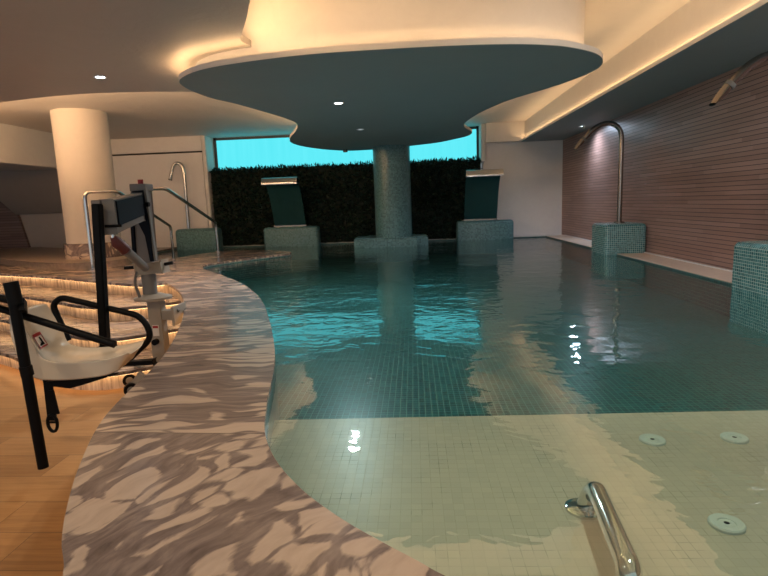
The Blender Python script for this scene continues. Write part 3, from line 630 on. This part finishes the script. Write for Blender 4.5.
# seat shell
SO, SF, SL = Vector((-1.85, 2.87, 0)), Vector((.985, .17, 0)).normalized(), Vector((-.17, .985, 0)).normalized()
prof = smooth_path([(-.285, .305), (-.268, .22), (-.238, .13), (-.20, .06), (-.145, .018), (-.06, .0), (.08, .0), (.17, .010), (.26, .030)], 4)
under = smooth_path([(-.325, .298), (-.32, .205), (-.305, .10), (-.285, .01), (-.225, -.058), (-.10, -.078), (.05, -.076), (.13, -.068), (.185, -.055)], 4)
b = BM(); top, bot = [], []; NV = 16; NP = len(prof)
for i in range(NP):
    fr = i / (NP - 1); hw = .165 - (.035 * max(0, .14 - fr) / .14) ** 1 - .03 * (max(0, fr - .86) / .14) ** 2
    rt, rb = [], []
    for k in range(NV + 1):
        v = (k / NV * 2 - 1); dish = abs(v) ** 4
        rt.append(b.verts.new(SO + SF * (prof[i][0] + .03 * dish * (1 if fr < .3 else max(0, 1 - (fr - .3) * 8))) + SL * v * hw + Vector((0, 0, prof[i][1] + .022 * dish * min(1, fr * 4)))))
        rb.append(b.verts.new(SO + SF * under[i][0] + SL * v * hw * .97 + Vector((0, 0, under[i][1]))))
    top.append(rt); bot.append(rb)
for i in range(NP - 1):
    for k in range(NV):
        b.faces.new((top[i][k], top[i][k + 1], top[i + 1][k + 1], top[i + 1][k])); b.faces.new((bot[i][k], bot[i + 1][k], bot[i + 1][k + 1], bot[i][k + 1]))
    for k in (0, NV): b.faces.new((top[i][k], top[i + 1][k], bot[i + 1][k], bot[i][k]))
for i in (0, NP - 1):
    for k in range(NV): b.faces.new((top[i][k], top[i][k + 1], bot[i][k + 1], bot[i][k]))
seat = part('seat', b, M_seat, None, 50)
bv = seat.modifiers.new('round', 'BEVEL'); bv.width = .010; bv.segments = 3; bv.limit_method = 'ANGLE'; bv.angle_limit = math.radians(50)
def on_back(s, v, lift=.004):
    """a point on the front of the backrest: s along its height from the seat (0-1), v sideways"""
    i = (1 - s) * 11; i0 = int(i); a, c = prof[i0], prof[min(i0 + 1, len(prof) - 1)]; f = i - i0
    u, z = a[0] + (c[0] - a[0]) * f, a[1] + (c[1] - a[1]) * f; d = abs(v / .16) ** 4
    return SO + SF * (u + lift + .03 * d) + SL * v + Vector((0, 0, z + lift * .5))
def patch(s0, s1, v0, v1, lift, n=6):
    b = BM(); g = [[b.verts.new(on_back(s0 + (s1 - s0) * i / n, v0 + (v1 - v0) * j / n, lift)) for j in range(n + 1)] for i in range(n + 1)]
    for i in range(n):
        for j in range(n): b.faces.new((g[i][j], g[i][j + 1], g[i + 1][j + 1], g[i + 1][j]))
    return b
stk = part('warning_sticker', patch(.06, .42, -.095, -.005, .0045), M_paper, seat)
b = BM()
for args in ((.06, .10, -.095, -.005), (.35, .42, -.095, -.005), (.06, .42, -.095, -.087), (.06, .42, -.013, -.005)):
    o = patch(*args, .006, 2); tmp = bpy.data.meshes.new('t'); o.to_mesh(tmp); o.free(); b.from_mesh(tmp); bpy.data.meshes.remove(tmp)
part('sticker_border', b, M_red, seat)
b = BM()
for args in ((.12, .19, -.06, -.025), (.17, .28, -.045, -.027), (.27, .32, -.045, -.030), (.12, .16, -.075, -.06)):
    o = patch(*args, .006, 2); tmp = bpy.data.meshes.new('t'); o.to_mesh(tmp); o.free(); b.from_mesh(tmp); bpy.data.meshes.remove(tmp)
part('sticker_pictogram', b, M_black, seat)
# frame under the seat
b = BM()
def L2(u, v, z): return SO + SF * u + SL * v + Vector((0, 0, z))
for v in (-.13, .11):
    vs = [b.verts.new(L2(u, v + o, z)) for o in (-.02, .02) for u, z in ((-.18, -.083), (.19, -.066), (.0, -.115), (-.06, -.128), (-.17, -.105))]
    b.faces.new(vs[:5]); b.faces.new(vs[5:])
    for i in range(5): b.faces.new((vs[i], vs[(i + 1) % 5], vs[5 + (i + 1) % 5], vs[5 + i]))
add_beam(b, L2(-.05, -.13, -.10), L2(-.08, .33, -.09), .05, .035); part('seat_bracket', b, M_black)
# arms, push bar, leg bar
b = BM(); add_tube(b, [(-2.40, 2.60, .44), (-2.21, 2.62, .365), (-1.55, 2.62, .135)], .019, 14); part('armrest', b, M_black, None, 40)
b = BM(); add_tube(b, round_path([(-2.19, 3.2, .02), (-2.265, 3.2, .25), (-2.205, 3.2, .298), (-1.70, 3.2, .165), (-1.645, 3.2, .03), (-1.80, 3.2, -.10)], .07), .019, 14); part('armrest', b, M_black, None, 40)
b = BM(); add_tube(b, [(-2.005, 2.55, .48), (-1.972, 2.55, -.50)], .026, 16); add_tube(b, [(-2.005, 2.55, .483), (-1.992, 2.55, .37)], .034, 16); leg = part('leg_bar', b, M_black, None, 40)
b = BM(); add_tube(b, [(-1.99, 2.55, .05), (-1.985, 2.55, .0)], .030, 16); part('clamp_ring', b, M_black, leg, 40)
b = BM(); add_tube(b, [(-2.0, 2.56, .38), (-2.20, 2.60, .42)], .018, 12); part('cross_bar', b, M_black, leg, 40)
b = BM(); add_beam(b, (-2.02, 2.62, .34), (-1.98, 2.55, .37), .05, .06); part('arm_joint', b, M_black)
# safety strap
b = BM(); add_beam(b, (-2.06, 2.79, -.10), (-2.065, 2.79, -.34), .010, .05, up=(1, 0, 0)); strap = part('safety_strap', b, M_black)
b = BM(); add_beam(b, (-2.045, 2.785, -.16), (-2.03, 2.785, -.30), .008, .03, up=(1, 0, 0)); part('strap_tail', b, M_black, strap)
b = BM(); ring = [(-2.065 + .028 * math.cos(a), 2.788, -.355 + .05 * math.sin(a)) for a in [i * math.pi / 8 for i in range(17)]]; add_tube(b, ring, .009, 8, False)
add_tube(b, [(-2.09, 2.788, -.35), (-2.04, 2.788, -.35)], .007, 8); part('buckle', b, M_black, strap, 40)
# wheeled foot
b = BM(); add_beam(b, (-2.34, 3.9, -.345), (-2.02, 3.92, -.335), .05, .035, bevel=.006); part('foot_bar', b, M_black)
b = BM(); add_box(b, (-2.17, 4.08, -.60), (-2.02, 4.32, -.555), .008, 2); part('base_plate', b, M_beige)
for (x, y) in ((-2.353, 4.126), (-2.215, 3.89)):
    b = BM(); add_tube(b, [(x - .010, y + .018, -.547), (x + .010, y - .018, -.547)], .052, 22); wl = part('caster', b, M_black, None, 40)
    b = BM(); add_tube(b, [(x - .012, y + .022, -.547), (x + .012, y - .022, -.547)], .028, 18); part('hub', b, M_lgrey, wl, 40)
    b = BM(); add_beam(b, (x + .01, y + .03, -.53), (x + .09, y + .04, -.44), .03, .07, bevel=.004); part('fork', b, M_beige, wl)
